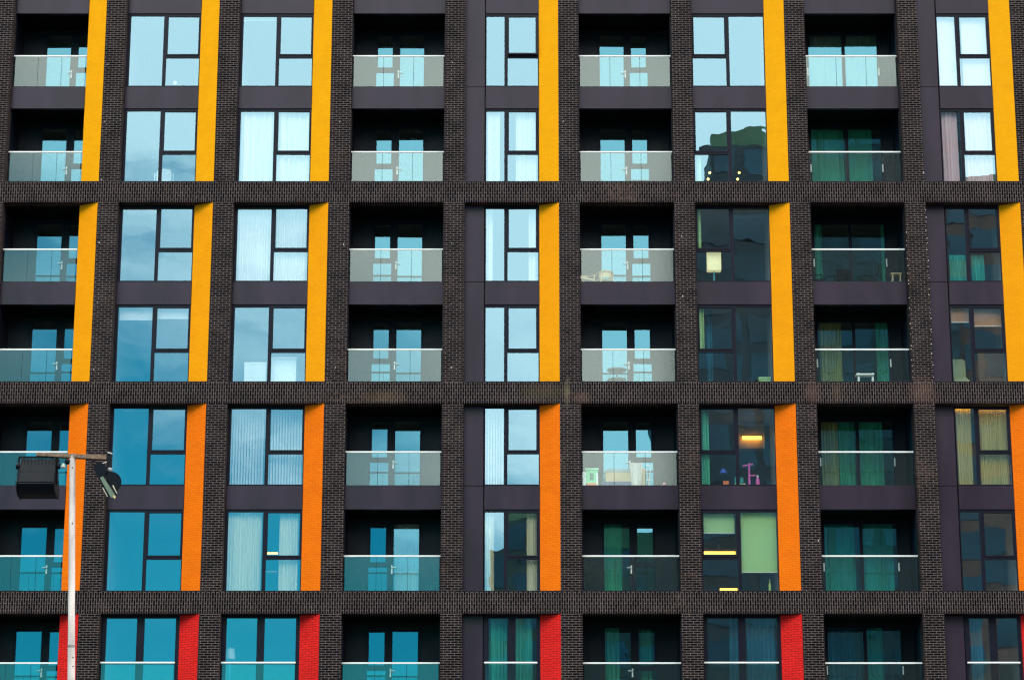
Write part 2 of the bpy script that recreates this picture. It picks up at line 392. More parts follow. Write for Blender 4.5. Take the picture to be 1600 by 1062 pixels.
def balcony_back(x0, x1, z0, z1, kind):
    """recessed wall with a glazed door and a side light; kind 'left' = door left, 'right' = door right, 'double' = pair of doors"""
    W = x1 - x0; y0, y1 = DW, DW + .12
    zf = z0 - .15; zt = z0 + 2.52 if z1 - z0 > 2.6 else z0 + 2.47
    zt = min(zt, z1 - .05)
    ptop = zt - .06
    wl = MB()
    if kind == 'double':
        spans = [(.24, 2.66)]
    elif kind == 'left':
        o = .06 if W < 2.6 else 0
        spans = [(.65 + o, min(W, 2.38 + o))]
    else:
        spans = [(W - 2.38, W - .65)]
    xa, xb = x0 + spans[0][0], x0 + spans[0][1]
    if xa > x0 + .02: wl.box((x0, y0, zf), (xa, y1, z1 + .3))
    if xb < x1 - .02: wl.box((xb, y0, zf), (x1, y1, z1 + .3))
    wl.box((xa, y0, zt), (xb, y1, z1 + .3))
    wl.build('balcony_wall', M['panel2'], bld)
    Y0, Y1, YG = y0 - .02, y0 + .07, y0 + .02
    def leaf(a, b, hinge_left):
        mb = MB(); ring(mb, a, b, zf, zt, Y0, Y1, .06, .06, .1, .06)
        d = mb.build('balcony_door', M['frame'], bld)
        return d
    if kind == 'double':
        d1 = MB(); ring(d1, xa, x0 + 1.47, zf, zt, Y0, Y1, .072, .05, .1, .06); d1 = d1.build('balcony_door', M['frame'], bld)
        pane(d1, xa + .072, x0 + 1.42, zf + .1, ptop, YG, 'doorglass')
        d2 = MB(); ring(d2, x0 + 1.475, xb, zf, zt, Y0, Y1, .05, .072, .1, .06); d2 = d2.build('balcony_door', M['frame'], bld)
        pane(d2, x0 + 1.525, xb - .072, zf + .1, ptop, YG, 'doorglass')
        for d, hx in ((d1, xa + .03), (d2, xb - .03)):
            MB().box((hx - .02, Y0 - .03, z0 + .95), (hx + .02, Y0, z0 + 1.22)).build('handle', M['steel'], d, bevel=.006)
        return
    if kind == 'left':
        da, db = xa, xa + 1.01; sa, sb = db + .005, xb
        dp = (da + .095, db - .12); hx = db - .07; hd = -1
    else:
        db, da = xb, xb - 1.01; sa, sb = xa, da - .005
        dp = (da + .12, db - .095); hx = da + .07; hd = 1
    mb = MB(); ring(mb, da, db, zf, zt, Y0, Y1, dp[0] - da, db - dp[1], .1, .06)
    d = mb.build('balcony_door', M['frame'], bld)
    pane(d, dp[0], dp[1], zf + .1, ptop, YG, 'doorglass')
    hz = z0 + 1.02
    h = MB(); h.box((hx - .022, Y0 - .012, hz - .15), (hx + .022, Y0, hz + .12)); h.box((min(hx, hx + hd * .14), Y0 - .055, hz + .03), (max(hx, hx + hd * .14), Y0 - .03, hz + .055))
    h.box((hx - .012, Y0 - .055, hz + .03), (hx + .012, Y0 - .012, hz + .055))
    h.build('handle', M['steel'], d)
    hxx = da if kind == 'left' else db
    for q in (.55, 1.25, 2.1): MB().box((hxx - .03, Y0 - .02, z0 + q - .06), (hxx + .01, Y0, z0 + q + .06)).build('hinge', M['darkobj'], d)
    mb = MB(); l, r = (.075, .05) if kind == 'left' else (.05, .075)
    ring(mb, sa, sb, zf, zt, Y0, Y1, l, r, .1, .06)
    mb.box((sa + l, Y0, z0 + 1.08), (sb - r, Y1, z0 + 1.2))
    s = mb.build('side_light', M['frame'], bld)
    pane(s, sa + l, sb - r, zf + .1, z0 + 1.08, YG, 'doorglass'); 
    sm = MB(); ring(sm, sa + l, sb - r, z0 + 1.2, ptop, Y0 - .012, Y1 - .02, .05, .05, .04, .04); sm.build('opening_sash', M['frame'], s)
    pane(s, sa + l + .05, sb - r - .05, z0 + 1.24, ptop - .04, YG, 'doorglass')

BALC = {'A': 'left', 'D': 'right', 'F': 'left', 'H': 'double'}
for b in BAYS:
    xl, xr = bay(b)
    xe = xr - SPL if b in 'ABCEGI' else xr
    xw = xl
    if b in 'EI':
        xw = xl + .66
        for mi in range(4):
            t = T[mi + 1]
            cuts = [(t + .012, t + 2.66 + .71), (t + 3.39, t + 5.94)] if mi else [(t + .012, t + 3.37), (t + 3.39, t + 6.64), (t + 6.66, TOP)]
            for z0, z1 in cuts:
                MB().box((xl + .004, DS + .015, z0), (xw - .028, .44, z1)).build('cladding_panel', M['panel'], bld)
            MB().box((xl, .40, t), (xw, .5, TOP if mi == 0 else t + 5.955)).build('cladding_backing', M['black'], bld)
    # floor-edge panels between the two storeys of a module, and the lowest and highest ones
    for (z0, z1) in ((34.543, 35.295), (31.222, 31.974), (24.591, 25.338), (17.956, 18.703), (11.33, 12.068)):
        MB().box((xw + .012, DS, z0 + .004), (xe - .012, .46, z1)).build('floor_edge_panel', M['panel'], bld)
    MB().box((xw + .012, DS, 35.31), (xe - .012, .46, TOP)).build('floor_edge_panel', M['panel'], bld)
    MB().box((xl + .01, .30, 8.70), (xe - .012, .46, 11.325)).build('cladding_panel', M['panel'], bld)
    MB().box((xl - .01, .12, 0), (xr + .01, .40, 8.01)).build('base_wall', M['brick'], bld)
    for z in (28.596, 21.96, 15.325): sillstrip(xl, xr, z)
    for r, (z0, z1) in ROW.items():
        if b in BALC:
            balcony_back(xl, xe, z0, z1, BALC[b])
            balustrade(xl, xe, z0 + (.05 if r in (2, 4, 6) else .02), RAILH[r], DS + .04)
            for xa, xb in ((xl - .004, xl + .02), (xe - .02, xe + .004)):
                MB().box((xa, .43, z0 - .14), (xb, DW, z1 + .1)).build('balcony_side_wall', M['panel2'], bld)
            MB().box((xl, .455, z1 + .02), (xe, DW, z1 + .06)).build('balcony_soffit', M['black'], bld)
        elif r == 7:
            juliet_window(xw, xe, z0, z1)
            balustrade(xw + .01, xe - .08, z0 + .02, RAILH[7], .24, 1)
        else:
            style = 'slim' if b in 'EI' else 'wide'
            window(xw, xe, z0, z1, style, b != 'G', open_sash=(b == 'E' and r == 1))
            MB().box((xw, .425, z0 - .02), (xe, .72, z0 + .03)).build('window_sill', M['white'], bld)

# floors, party walls and the rear wall of the flats
for z0, z1 in ((34.6, 35.25), (31.28, 31.83), (27.965, 28.446), (24.65, 25.19), (21.335, 21.81), (18.015, 18.557), (14.71, 15.175), (11.39, 11.92)):
    MB().box((XL + .05, .465, z0), (XR - .05, 6.0, z1)).build('floor_slab', M['ceiling'], bld)
for k in range(-2, 10):
    x0 = px(k)
    MB().box((x0 + .004, .425, 0), (x0 + PW - .004, 6.0, TOP - .02)).build('party_wall', M['room'], bld)
MB().box((XL, 6.0, 0), (XR, 6.3, TOP)).build('rear_wall', M['room'], bld)
MB().box((XL, .0, TOP), (XR, 6.3, TOP + .35)).build('roof', M['sill'], bld)  # added slab closing the unseen top, keeps daylight from leaking into the rooms
# rooms beside a splay stop short of it
for b in 'ABCEGI':
    xl, xr = bay(b)
    MB().box((xr - SPL - .02, .6, 8.7), (xr, 1.9, TOP - .05)).build('room_lining', M['room'], bld)

# small pale weep vents in the piers
for x, y_ in ((168, 101), (163.5, 190), (159, 281), (155, 379), (152, 472), (146.5, 577), (137.6, 771), (532.7, 98.7), (531, 190), (537, 382), (524, 574),
              (706, 380), (705, 475), (705, 574), (707, 98), (1065, 369), (1066.7, 463), (1279, 844), (880, 190), (1443, 270)):
    p = at(x, y_, -.003); h = random.uniform(.012, .035); w = random.uniform(.008, .018)
    MB().box((p.x - w, -.008, p.z - h), (p.x + w, .002, p.z + h)).build('weep_vent', pc('vent_grey', (.42, .38, .36)), bld)

# ------------------------------------------------------------------ curtains and blinds
COLN = dict(zip(BAYS, ['first', 'second', 'third', 'fourth', 'fifth', 'sixth', 'seventh', 'eighth', 'ninth']))
ROWN = {1: 'top row', 2: 'second row', 3: 'third row', 4: 'fourth row', 5: 'fifth row', 6: 'sixth row', 7: 'bottom row'}
def pleated(x0, x1, z0, z1, y, pitch=.11, amp=.035, squeeze=None, seed=0):
    """hanging cloth with folds and thickness"""
    rnd = random.Random(seed); n = max(12, int((x1 - x0) / pitch * 8)); rows = 8
    ph = [rnd.uniform(-.6, .6) for _ in range(n + 1)]
    mb = MB(); grid = {}
    for j in range(rows + 1):
        v = j / rows; z = z0 + (z1 - z0) * v
        for i in range(n + 1):
            u = i / n
            x = x0 + (x1 - x0) * u
            if squeeze: 
                cx, k = squeeze(v); x = cx + (x - (x0 + x1) / 2) * k
            a = 2 * math.pi * (x1 - x0) * u / pitch + 1.3 * math.sin(u * 9 + seed)
            yy = y + amp * math.sin(a) * (.55 + .45 * (1 - v)) + .012 * math.sin(2.3 * a + v * 3)
            grid[i, j] = mb.bm.verts.new((x, yy, z)), mb.bm.verts.new((x, yy + .006, z))
    f = mb.bm.faces.new
    for j in range(rows):
        for i in range(n):
            for s in (0, 1):
                q = [grid[i, j][s], grid[i + 1, j][s], grid[i + 1, j + 1][s], grid[i, j + 1][s]]
                f(q if s == 0 else q[::-1])
    for j in range(rows):
        for i in (0, n):
            f([grid[i, j][0], grid[i, j + 1][0], grid[i, j + 1][1], grid[i, j][1]])
    for i in range(n):
        for j in (0, rows):
            f([grid[i, j][0], grid[i, j][1], grid[i + 1, j][1], grid[i + 1, j][0]])
    return mb
_seed = [0]
def curtain(b, r, a, bb, mat, label, y=.50, pitch=.11, amp=.035, zt=None, zb=None, squeeze=None):
    """a, bb: photo columns of its two sides at mid height"""
    z0, z1 = ROW[r]; z0 += .04; z1 -= .03
    if b in BALC: z0 -= .18; y = max(y, 2.05)
    if zb: z0 = zb
    if zt: z1 = zt
    ym = {1: 80, 2: 228, 3: 384, 4: 537, 5: 700, 6: 860, 7: 1020}[r]
    x0, x1 = at(a, ym, y).x, at(bb, ym, y).x
    _seed[0] += 1
    o = pleated(x0, x1, z0, z1, y, pitch, amp, squeeze, _seed[0]).build('curtain', M[mat], None, smooth=True, origin=((x0 + x1) / 2, y, z0))
    return tag(o, label, 'curtain', 'curtains behind the windows')
def loc(b, r): return f'{COLN[b]} column, {ROWN[r]}'
curtain('C', 2, 377, 429, 'sheer', 'white sheer curtain filling the tall left pane, third column, second row', pitch=.2, amp=.05)
curtain('C', 2, 433, 484, 'sheer', 'white sheer curtain behind the two right panes, third column, second row', pitch=.2, amp=.05)
curtain('C', 3, 371, 423, 'sheer', 'white sheer curtain filling the tall left pane, third column, third row', pitch=.09)
curtain('C', 3, 424, 478, 'sheer', 'white sheer curtain behind the two right panes, third column, third row', pitch=.09)
curtain('C', 6, 352, 408, 'cream', 'pale cream curtain filling the tall left pane, third column, sixth row', pitch=.1)
curtain('C', 6, 436, 466, 'cream', 'pale cream curtain half covering the right panes beside a warm light', pitch=.1)
curtain('E', 2, 759, 781, 'sheer', 'white curtain in the narrow left pane, fifth column, second row', pitch=.16)
curtain('E', 2, 806, 838, 'sheer', 'white curtain gathered at right, fifth column, second row', pitch=.14)
curtain('E', 3, 757, 770, 'sheer', 'slim white curtain tied at left, fifth column, third row', pitch=.1)
curtain('E', 3, 826, 838, 'sheer', 'slim white curtain tied at right, fifth column, third row', pitch=.1)
curtain('E', 6, 757, 772, 'cream', 'cream curtain gathered at left, fifth column, sixth row', pitch=.1)
curtain('E', 6, 823, 839, 'cream', 'cream curtain gathered at right, fifth column, sixth row', pitch=.1)
curtain('E', 7, 764, 792, 'tealc', 'dark teal curtain at left above the red reveal row, fifth column', pitch=.16, amp=.06)
curtain('E', 7, 800, 832, 'tealc', 'dark teal curtain at right above the red reveal row, fifth column', pitch=.14, amp=.06)
curtain('G', 2, 1088, 1095, 'lime', 'pale green curtain edge beside the lit pendant bulbs', pitch=.1, zb=28.62, zt=29.65)
curtain('G', 3, 1089, 1096, 'lime', 'pale green curtain at the left edge above the cream lamp', pitch=.1, zb=26.4)
curtain('G', 4, 1091, 1101, 'lime', 'pale green curtain tucked at the left edge, seventh column, fourth row', pitch=.1, zb=23.1)
curtain('G', 4, 1103, 1113, 'bluec', 'blue cloth hanging behind the left panes, seventh column, fourth row', pitch=.12, y=.9)
curtain('G', 5, 1096, 1108, 'greenc', 'grey green curtain at the left edge of the desk window', pitch=.14)
curtain('H', 1, 1266, 1317, 'greyc', 'pale grey curtain closed behind the left balcony door, eighth column, top row', pitch=.3, amp=.03)
curtain('H', 1, 1322, 1372, 'greyc', 'pale grey curtain closed behind the right balcony door, eighth column, top row', pitch=.3, amp=.03)
curtain('H', 2, 1268, 1318, 'greenc', 'deep green curtain behind the left balcony door, eighth column, second row', pitch=.3, amp=.03)
curtain('H', 2, 1324, 1362, 'greenc', 'deep green curtain behind the right balcony door, eighth column, second row', pitch=.3, amp=.03)
curtain('H', 3, 1273, 1284, 'greenc', 'green curtain drawn back at left behind the balcony with black chairs')
curtain('H', 3, 1377, 1388, 'greenc', 'green curtain drawn back at right behind the balcony with black chairs')
curtain('H', 4, 1281, 1315, 'olive', 'olive curtain drawn half across behind the left door, eighth column, fourth row', pitch=.1)
curtain('H', 4, 1369, 1387, 'greenc', 'green curtain gathered behind the right door, eighth column, fourth row', pitch=.1)
curtain('H', 5, 1284, 1310, 'olive', 'olive curtain behind the left door, eighth column, fifth row', pitch=.1)
curtain('H', 5, 1311, 1336, 'greenc', 'green curtain beside the olive one, eighth column, fifth row', pitch=.12)
curtain('H', 5, 1342, 1380, 'greenc', 'green curtain behind the right door, eighth column, fifth row', pitch=.16)
curtain('H', 6, 1289, 1336, 'tealc', 'dim teal curtain behind the left door, eighth column, sixth row', pitch=.3, amp=.03)
curtain('H', 6, 1346, 1396, 'tealc', 'dim teal curtain behind the right door, eighth column, sixth row', pitch=.3, amp=.03)
curtain('H', 7, 1296, 1345, 'bluec', 'dark blue curtain behind the left door, eighth column, bottom row', pitch=.14)
curtain('H', 7, 1356, 1380, 'tealc', 'teal curtain behind the right door, eighth column, bottom row', pitch=.14)
curtain('D', 6, 617, 655, 'sheer', 'white sheer curtain inside a balcony door, fourth column, sixth row', pitch=.1)
curtain('F', 6, 944, 972, 'greenc', 'green curtain inside the balcony door, sixth column, sixth row', pitch=.14)
curtain('F', 7, 945, 968, 'greenc', 'green curtain inside the balcony door, sixth column, bottom row', pitch=.14)
curtain('F', 7, 1001, 1018, 'greenc', 'green curtain inside the side light, sixth column, bottom row', pitch=.12)
curtain('G', 7, 1140, 1212, 'bluec', 'dark blue curtain behind the glass rail beside a red reveal, seventh column', pitch=.14)
curtain('I', 2, 1471, 1497, 'pinkw', 'white curtain in the narrow left pane, ninth column, second row', pitch=.2)
curtain('I', 2, 1503, 1551, 'pinkw', 'white curtain behind the right panes, ninth column, second row', pitch=.16)
sq = lambda c0, c1: (lambda v: (c0 + (c1 - c0) * v, .55 + .9 * v))
curtain('I', 3, 1482, 1508, 'tealc', 'pale blue curtain tied low at left, ninth column, third row', pitch=.09, zb=25.4, zt=26.3)
curtain('I', 3, 1516, 1536, 'tealc', 'pale blue curtain tied low at right, ninth column, third row', pitch=.09, zb=25.4, zt=26.3)
curtain('I', 5, 1491, 1519, 'olive', 'warm lit curtain in the narrow left pane, ninth column, fifth row', pitch=.08)
curtain('I', 5, 1529, 1575, 'olive', 'warm lit curtain behind the right panes, ninth column, fifth row', pitch=.08)
curtain('I', 7, 1518, 1536, 'bluec', 'dark blue curtain at left, ninth column, bottom row', pitch=.12)

def roller(b, r, a, bb, ya, yb, mat, label, y=.5):
    p0, p1 = at(a, ya, y), at(bb, ya, y); zb = at(a, yb, y).z
    w = MB().box((p0.x, y, zb), (p1.x, y + .004, p0.z)).build('roller_blind', M[mat], None, origin=(p0.x, y, zb))
    tag(w, label, 'blind', 'roller blinds')
    MB().box((p0.x, y - .012, zb - .025), (p1.x, y + .012, zb)).build('bottom_bar', M['white'], w)
    MB().tube((p0.x, y + .03, p0.z + .01), (p1.x, y + .03, p0.z + .01), .03).build('roller_tube', M['white'], w)
    for c in w.children: c.matrix_parent_inverse = Matrix.Translation(-Vector((p0.x, y, zb)))
    return w
roller('B', 4, 188, 240, 478, 499, 'sheer', 'short white roller blind above the tall pane, second column, fourth row')
roller('B', 4, 243, 295, 478, 497, 'sheer', 'short white roller blind above the opening pane, second column, fourth row')
roller('C', 1, 379, 432, 24, 32, 'cream', 'rolled up cream blind above the tall pane, third column, top row')
roller('C', 1, 437, 486, 24, 30, 'cream', 'rolled up cream blind above the opening pane, third column, top row')
roller('G', 6, 1097, 1147, 797, 832, 'lime', 'pale green roller blind drawn part way over the orange strip light')
roller('G', 6, 1155, 1212, 797, 893, 'lime', 'long pale green roller blind in the tall pane, seventh column, sixth row')
roller('I', 1, 1462, 1497, 24, 137, 'pinkw', 'pinkish white blind fully down in the narrow pane, ninth column, top row')
roller('I', 1, 1500, 1546, 24, 137, 'pinkw', 'pinkish white blind fully down behind two right panes, ninth column, top row')
roller('I', 4, 1483, 1514, 478, 503, 'peach', 'short peach roller blind in the narrow pane, ninth column, fourth row')
roller('I', 4, 1518, 1566, 478, 509, 'peach', 'short peach roller blind in the opening pane, ninth column, fourth row')

def slats(b, r, a, bb, label):
    z0, z1 = ROW[r]; y = .6; ym = {5: 700}[r]
    x0, x1 = at(a, ym, y).x, at(bb, ym, y).x
    mb = MB(); n = int((x1 - x0) / .085)
    for i in range(n):
        x = x0 + (x1 - x0) * (i + .5) / n; t = R(48)
        dx, dy = .044 * math.cos(t), .044 * math.sin(t)
        mb.prism([(x - dx, y - dy), (x + dx, y + dy), (x + dx - .001, y + dy + .003), (x - dx - .001, y - dy + .003)], z0 + .06, z1 - .08)
    o = mb.build('vertical_blind', M['sheer'], None, origin=(x0, y, z0)); tag(o, label, 'blind', 'vertical slat blinds')
    h = MB().box((x0, y - .03, z1 - .08), (x1, y + .03, z1 - .04)).build('headrail', M['white'], o); h.matrix_parent_inverse = Matrix.Translation(-Vector((x0, y, z0)))
slats('C', 5, 359, 412, 'white vertical slat blind in the tall pane, third column, fifth row')
slats('C', 5, 418, 472, 'white vertical slat blind behind two right panes, third column, fifth row')
slats('E', 5, 757, 787, 'white vertical slat blind in the narrow left pane, fifth column, fifth row')

# ------------------------------------------------------------------ things in the rooms and on the balconies
def pbox(name, x0, y0, x1, y1, d0, depth, mat, label=None, cat=None, parent=None, bevel=0., group=None):
    """box whose front face spans photo rectangle (x0,y0)-(x1,y1) on plane Y = d0"""
    a, b = at(x0, y1, d0), at(x1, y0, d0)
    o = MB().box((a.x, d0, a.z), (b.x, d0 + depth, b.z)).build(name, mat, parent, bevel=bevel, origin=None if parent else (a.x, d0, a.z))
    if label: tag(o, label, cat, group)
    return o

# chair with white curved back in a room (second column)
p = at(256, 284, .95); ch = thing('chair', 'white dining chair with rounded back inside the second column window, second row', 'chair', (p.x, .95, 28.45))
mb = MB(); W_ = .24
prof = [(-W_, 0), (-W_, .30), (-W_ + .05, .40), (0, .43), (W_ - .05, .40), (W_, .30), (W_, 0)]
mb.face([(p.x + x, .93, 28.95 + z) for x, z in prof]); mb.face([(p.x + x, .96, 28.95 + z) for x, z in reversed(prof)])
for (a, b) in zip(prof, prof[1:] + prof[:1]):
    mb.face([(p.x + a[0], .93, 28.95 + a[1]), (p.x + a[0], .96, 28.95 + a[1]), (p.x + b[0], .96, 28.95 + b[1]), (p.x + b[0], .93, 28.95 + b[1])])
mb.build('backrest', M['white'], ch)
MB().box((p.x - .25, .93, 28.88), (p.x + .25, 1.38, 28.94)).build('seat', M['white'], ch)
for sx in (-.24, .24):
    MB().tube((p.x + sx * 1.25, .94, 28.45), (p.x + sx * 1.25, .94, 29.22), .018).build('leg', M['white'], ch)
    MB().tube((p.x + sx, 1.36, 28.45), (p.x + sx, 1.36, 28.88), .018).build('leg', M['white'], ch)
pbox('notice', 271, 127, 276, 132, .41, .003, M['white'], 'small white sticker inside the low pane, second column, top row', 'sticker')
def carton(x0, y0, x1, y1, label, mat='white', y=.6, depth=.35):
    a, b = at(x0, y1, y), at(x1, y0, y)
    mb = MB().box((a.x, y, a.z), (b.x, y + depth, b.z))
    o = mb.build('storage_box', M[mat], None, bevel=.008, origin=(a.x, y, a.z)); tag(o, label, 'box')
    l = MB().box((a.x - .01, y - .012, b.z - .06), (b.x + .01, y + depth + .01, b.z + .006)).build('lid', M[mat], o); l.matrix_parent_inverse = Matrix.Translation(-Vector((a.x, y, a.z)))
carton(381, 566, 416, 597, 'low white box behind the tall pane, third column, fourth row')
carton(423, 558, 463, 597, 'tall white box behind the low right pane, third column, fourth row')
carton(1186, 589, 1204, 597, 'small pale green box in the window corner beside the amber reveal', 'lime')

def lamp(x, ytop, ybot, w, zbase, y, shade, label, square=False):
    a, b = at(x, ytop, y), at(x, ybot, y)
    t = thing('table_lamp', label, 'lamp', (a.x, y, zbase))
    ww = w / 49 / 2
    if square: MB().box((a.x - ww, y - ww * .6, b.z), (a.x + ww, y + ww * .6, a.z)).build('lamp_shade', M[shade], t, bevel=.015)
    else: MB().lathe((a.x, y, b.z), [(ww, 0), (ww * .85, a.z - b.z)], 24).build('lamp_shade', M[shade], t, smooth=True)
    MB().lathe((a.x, y, zbase), [(.08, 0), (.09, .02), (.03, .05), (.02, max(.08, b.z - zbase))], 14).build('stem', pc('teal_glass_base', (.1, .5, .6)), t, smooth=True)
lamp(1115, 394, 424, 22, 25.372, .6, 'shade', 'table lamp with square cream shade in the low pane, seventh column, third row', True)
lamp(360, 1013, 1029, 16, 12.0, 1.0, 'white', 'floor lamp with white drum shade in the third column, bottom row')

# pendant bulbs
for i, (x, y_) in enumerate(((1109, 270), (1106.5, 280), (1155, 270), (1152.5, 280))):
    p = at(x, y_, 2.2 + .3 * (i % 2))
    t = thing('pendant_lamp', ['upper lit pendant bulb behind the low left pane', 'lower lit pendant bulb behind the low left pane', 'upper lit pendant bulb behind the tall right pane', 'lower lit pendant bulb behind the tall right pane'][i] + ', seventh column, second row', 'lamp', p, 'pendant bulbs')
    MB().ball(p, .042, 12).build('bulb', M['bulb'], t, smooth=True)
    MB().tube(p + Vector((0, 0, .06)), (p.x, p.y, 31.28), .006, n=6).build('cord', M['darkobj'], t)
    MB().lathe(p + Vector((0, 0, .045)), [(.03, 0), (.035, .03), (.015, .07)], 10).build('socket', M['darkobj'], t)

def strip(x0, y0, x1, y1, d, label, mat='warm'):
    a, b = at(x0, y1, d), at(x1, y0, d)
    t = MB().box((a.x, d, a.z), (b.x, d + .05, b.z)).build('strip_light', M[mat], None, origin=(a.x, d, a.z)); tag(t, label, 'strip light', 'warm strip lights')
    h = MB().box((a.x - .02, d - .01, b.z), (b.x + .02, d + .07, b.z + .03)).build('housing', M['darkobj'], t); h.matrix_parent_inverse = Matrix.Translation(-Vector((a.x, d, a.z)))
strip(1097, 861, 1149, 865, 2.4, 'long warm strip light below the green blind, seventh column, sixth row')
strip(1125, 918.5, 1152, 921.5, 1.6, 'short warm strip light at the foot of the window, seventh column, sixth row')
strip(416, 862.5, 434, 865, 1.8, 'warm strip light beside the pale cream curtain, third column, sixth row')
strip(1160, 681, 1190, 686, 2.6, 'warm strip light above the desk with coloured toys')
strip(1490, 633.5, 1576, 635.5, .43, 'warm strip light hidden above the lit curtains, ninth column, fifth row', 'cove')
for nm, x0, y0, x1, y1, dd, lab in (('wall_box', 1150, 660, 1194, 700, 2.75, 'added pale box behind the strip light catching its glow, seventh column, fifth row'),  # this box is added behind the strip light to catch its warm glow
                                    ('wall_box', 1096, 838, 1150, 858, 2.3, 'dark shadowed cabinet over the long warm strip light, seventh column')):
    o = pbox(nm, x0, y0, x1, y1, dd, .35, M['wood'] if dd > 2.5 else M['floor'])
    tag(o, lab, 'cabinet')
    c0 = at((x0 + x1) / 2, (y0 + y1) / 2, dd)
    hd = MB().box((c0.x - .01, dd - .02, c0.z - .2), (c0.x + .01, dd, c0.z - .05)).build('handle', M['steel'], o); hd.matrix_parent_inverse = Matrix.Translation(-o.location)
pbox('wall_shelf', 415, 891, 432, 893.5, 1.7, .2, M['white'], 'white wall shelf seen beside the pale cream curtain, third column', 'shelf')

# desk window (seventh column, fifth row)
def zsill(r): return ROW[r][0] + .03
z5 = zsill(5)
p = at(1130, 739, .6); t = thing('desk_lamp', 'blue desk lamp with conical shade on the sill, seventh column, fifth row', 'lamp', (p.x, .6, z5))
MB().lathe((p.x, .6, p.z), [(.13, 0), (.12, .02), (.045, .13), (.02, .15)], 18).build('lamp_shade', pc('lamp_blue', (.05, .12, .6)), t, smooth=True)
MB().path([(p.x, .6, p.z + .15), (p.x + .05, .66, p.z + .2), (p.x + .1, .7, z5 + .02)], .008).build('arm', M['darkobj'], t)
MB().lathe((p.x + .1, .7, z5), [(.07, 0), (.06, .02)], 14).build('base', M['darkobj'], t)
p = at(1171, 758, .6); t = thing('toy_stand', 'tall pink toy stand with crossed arms on the desk window sill', 'toy', (p.x, .6, z5)); pk = pc('toy_pink', (.75, .12, .5))
MB().tube((p.x, .6, z5), (p.x, .6, z5 + .75), .035).build('post', pk, t)
MB().tube((p.x - .2, .6, z5 + .66), (p.x + .13, .6, z5 + .72), .028).build('arm', pk, t)
MB().tube((p.x - .02, .6, z5 + .36), (p.x + .2, .6, z5 + .36), .025).build('arm', pk, t)
p = at(1184, 758, .62); t = thing('toy_bottle', 'short pink bottle with pale cap beside the tall pink toy', 'bottle', (p.x, .62, z5))
MB().lathe((p.x, .62, z5), [(.06, 0), (.06, .22), (.03, .3)], 14).build('body', pk, t, smooth=True)
MB().lathe((p.x, .62, z5 + .3), [(.032, 0), (.032, .07)], 12).build('cap', M['white'], t)
p = at(1155, 758, .7); t = thing('child_chair', 'teal child chair with notched back behind the sill, seventh column', 'chair', (p.x, .75, 18.557)); tl = pc('chair_teal', (.03, .35, .35))
for sx in (-1, 1):
    MB().box((p.x + sx * .08 - .06, .72, z5 - .2), (p.x + sx * .08 + .06, .76, z5 + .34)).build('backrest', tl, t, bevel=.012)
    MB().tube((p.x + sx * .12, .74, 18.557), (p.x + sx * .12, .74, z5 - .2), .02).build('leg', tl, t)
    MB().tube((p.x + sx * .12, 1.1, 18.557), (p.x + sx * .12, 1.1, z5 - .2), .02).build('leg', tl, t)
MB().box((p.x - .17, .72, z5 - .24), (p.x + .17, 1.13, z5 - .2)).build('seat', tl, t)
def sillbox(x0, x1, y0, y1, c, name, label, cat, r=5):
    a = at(x0, y1, .6); b = at(x1, y0, .6); z = zsill(r)
    o = MB().box((a.x, .58, z), (b.x, .7, max(b.z, z + .04))).build(name, c, None, bevel=.01, origin=(a.x, .58, z)); tag(o, label, cat); return o
sillbox(1130, 1139, 751, 758, pc('toy_orange', (.85, .22, .06)), 'toy_box', 'small orange box below the blue desk lamp', 'box')
sillbox(1148, 1160, 755.5, 758, pc('toy_yellow', (.8, .6, .08)), 'book', 'flat yellow book on the sill below the teal chair', 'book')
o = MB().ball((at(1163, 755, .6).x, .6, z5 + .055), .055, 10).build('toy_ball', M['cream'], None, smooth=True); tag(o, 'cream ball between yellow book and pink stand', 'ball')
p = at(1101, 756, .6); o = MB().lathe((p.x, .6, z5), [(.07, 0), (.1, .1), (.11, .11), (.1, .12)], 16).build('bowl', pc('bowl_yellow', (.6, .65, .2)), None, smooth=True, origin=(p.x, .6, z5)); tag(o, 'yellow green bowl at the left end of the desk window sill', 'bowl')
p = at(1203, 921, .6); o = MB().lathe((p.x, .6, zsill(6)), [(.04, 0), (.04, .3), (.015, .36), (.015, .42)], 14).build('bottle', pc('bottle_green', (.45, .6, .15)), None, smooth=True, origin=(p.x, .6, zsill(6))); tag(o, 'green bottle below the long pale green blind', 'bottle')
b_ = MB().lathe((p.x, .6, zsill(6) + .42), [(.02, 0), (.02, .03)], 10).build('cap', M['card'], o); b_.matrix_parent_inverse = Matrix.Translation(-Vector((p.x, .6, zsill(6))))

# sofa and armchair glimpsed in the ninth column, fourth row
p = at(1500, 590, .85); t = thing('armchair', 'pale green armchair behind the narrow pane with peach blind', 'armchair', (p.x, 1.0, 21.81)); gr = pc('sofa_green', (.50, .60, .36), .8)
MB().box((p.x - .22, .85, 22.05), (p.x + .3, 1.4, 22.33)).build('seat', gr, t, bevel=.05)
MB().box((p.x - .34, .82, 21.86), (p.x - .22, 1.45, 22.5)).build('armrest', gr, t, bevel=.04)
MB().box((p.x - .25, 1.4, 22.0), (p.x + .3, 1.55, 23.1)).build('backrest', gr, t, bevel=.05)
pbox('wardrobe', 1530, 551, 1571, 597, 1.1, .5, pc('wardrobe_brown', (.17, .11, .08)), 'brown wardrobe back behind the low right pane, ninth column, fourth row', 'wardrobe')

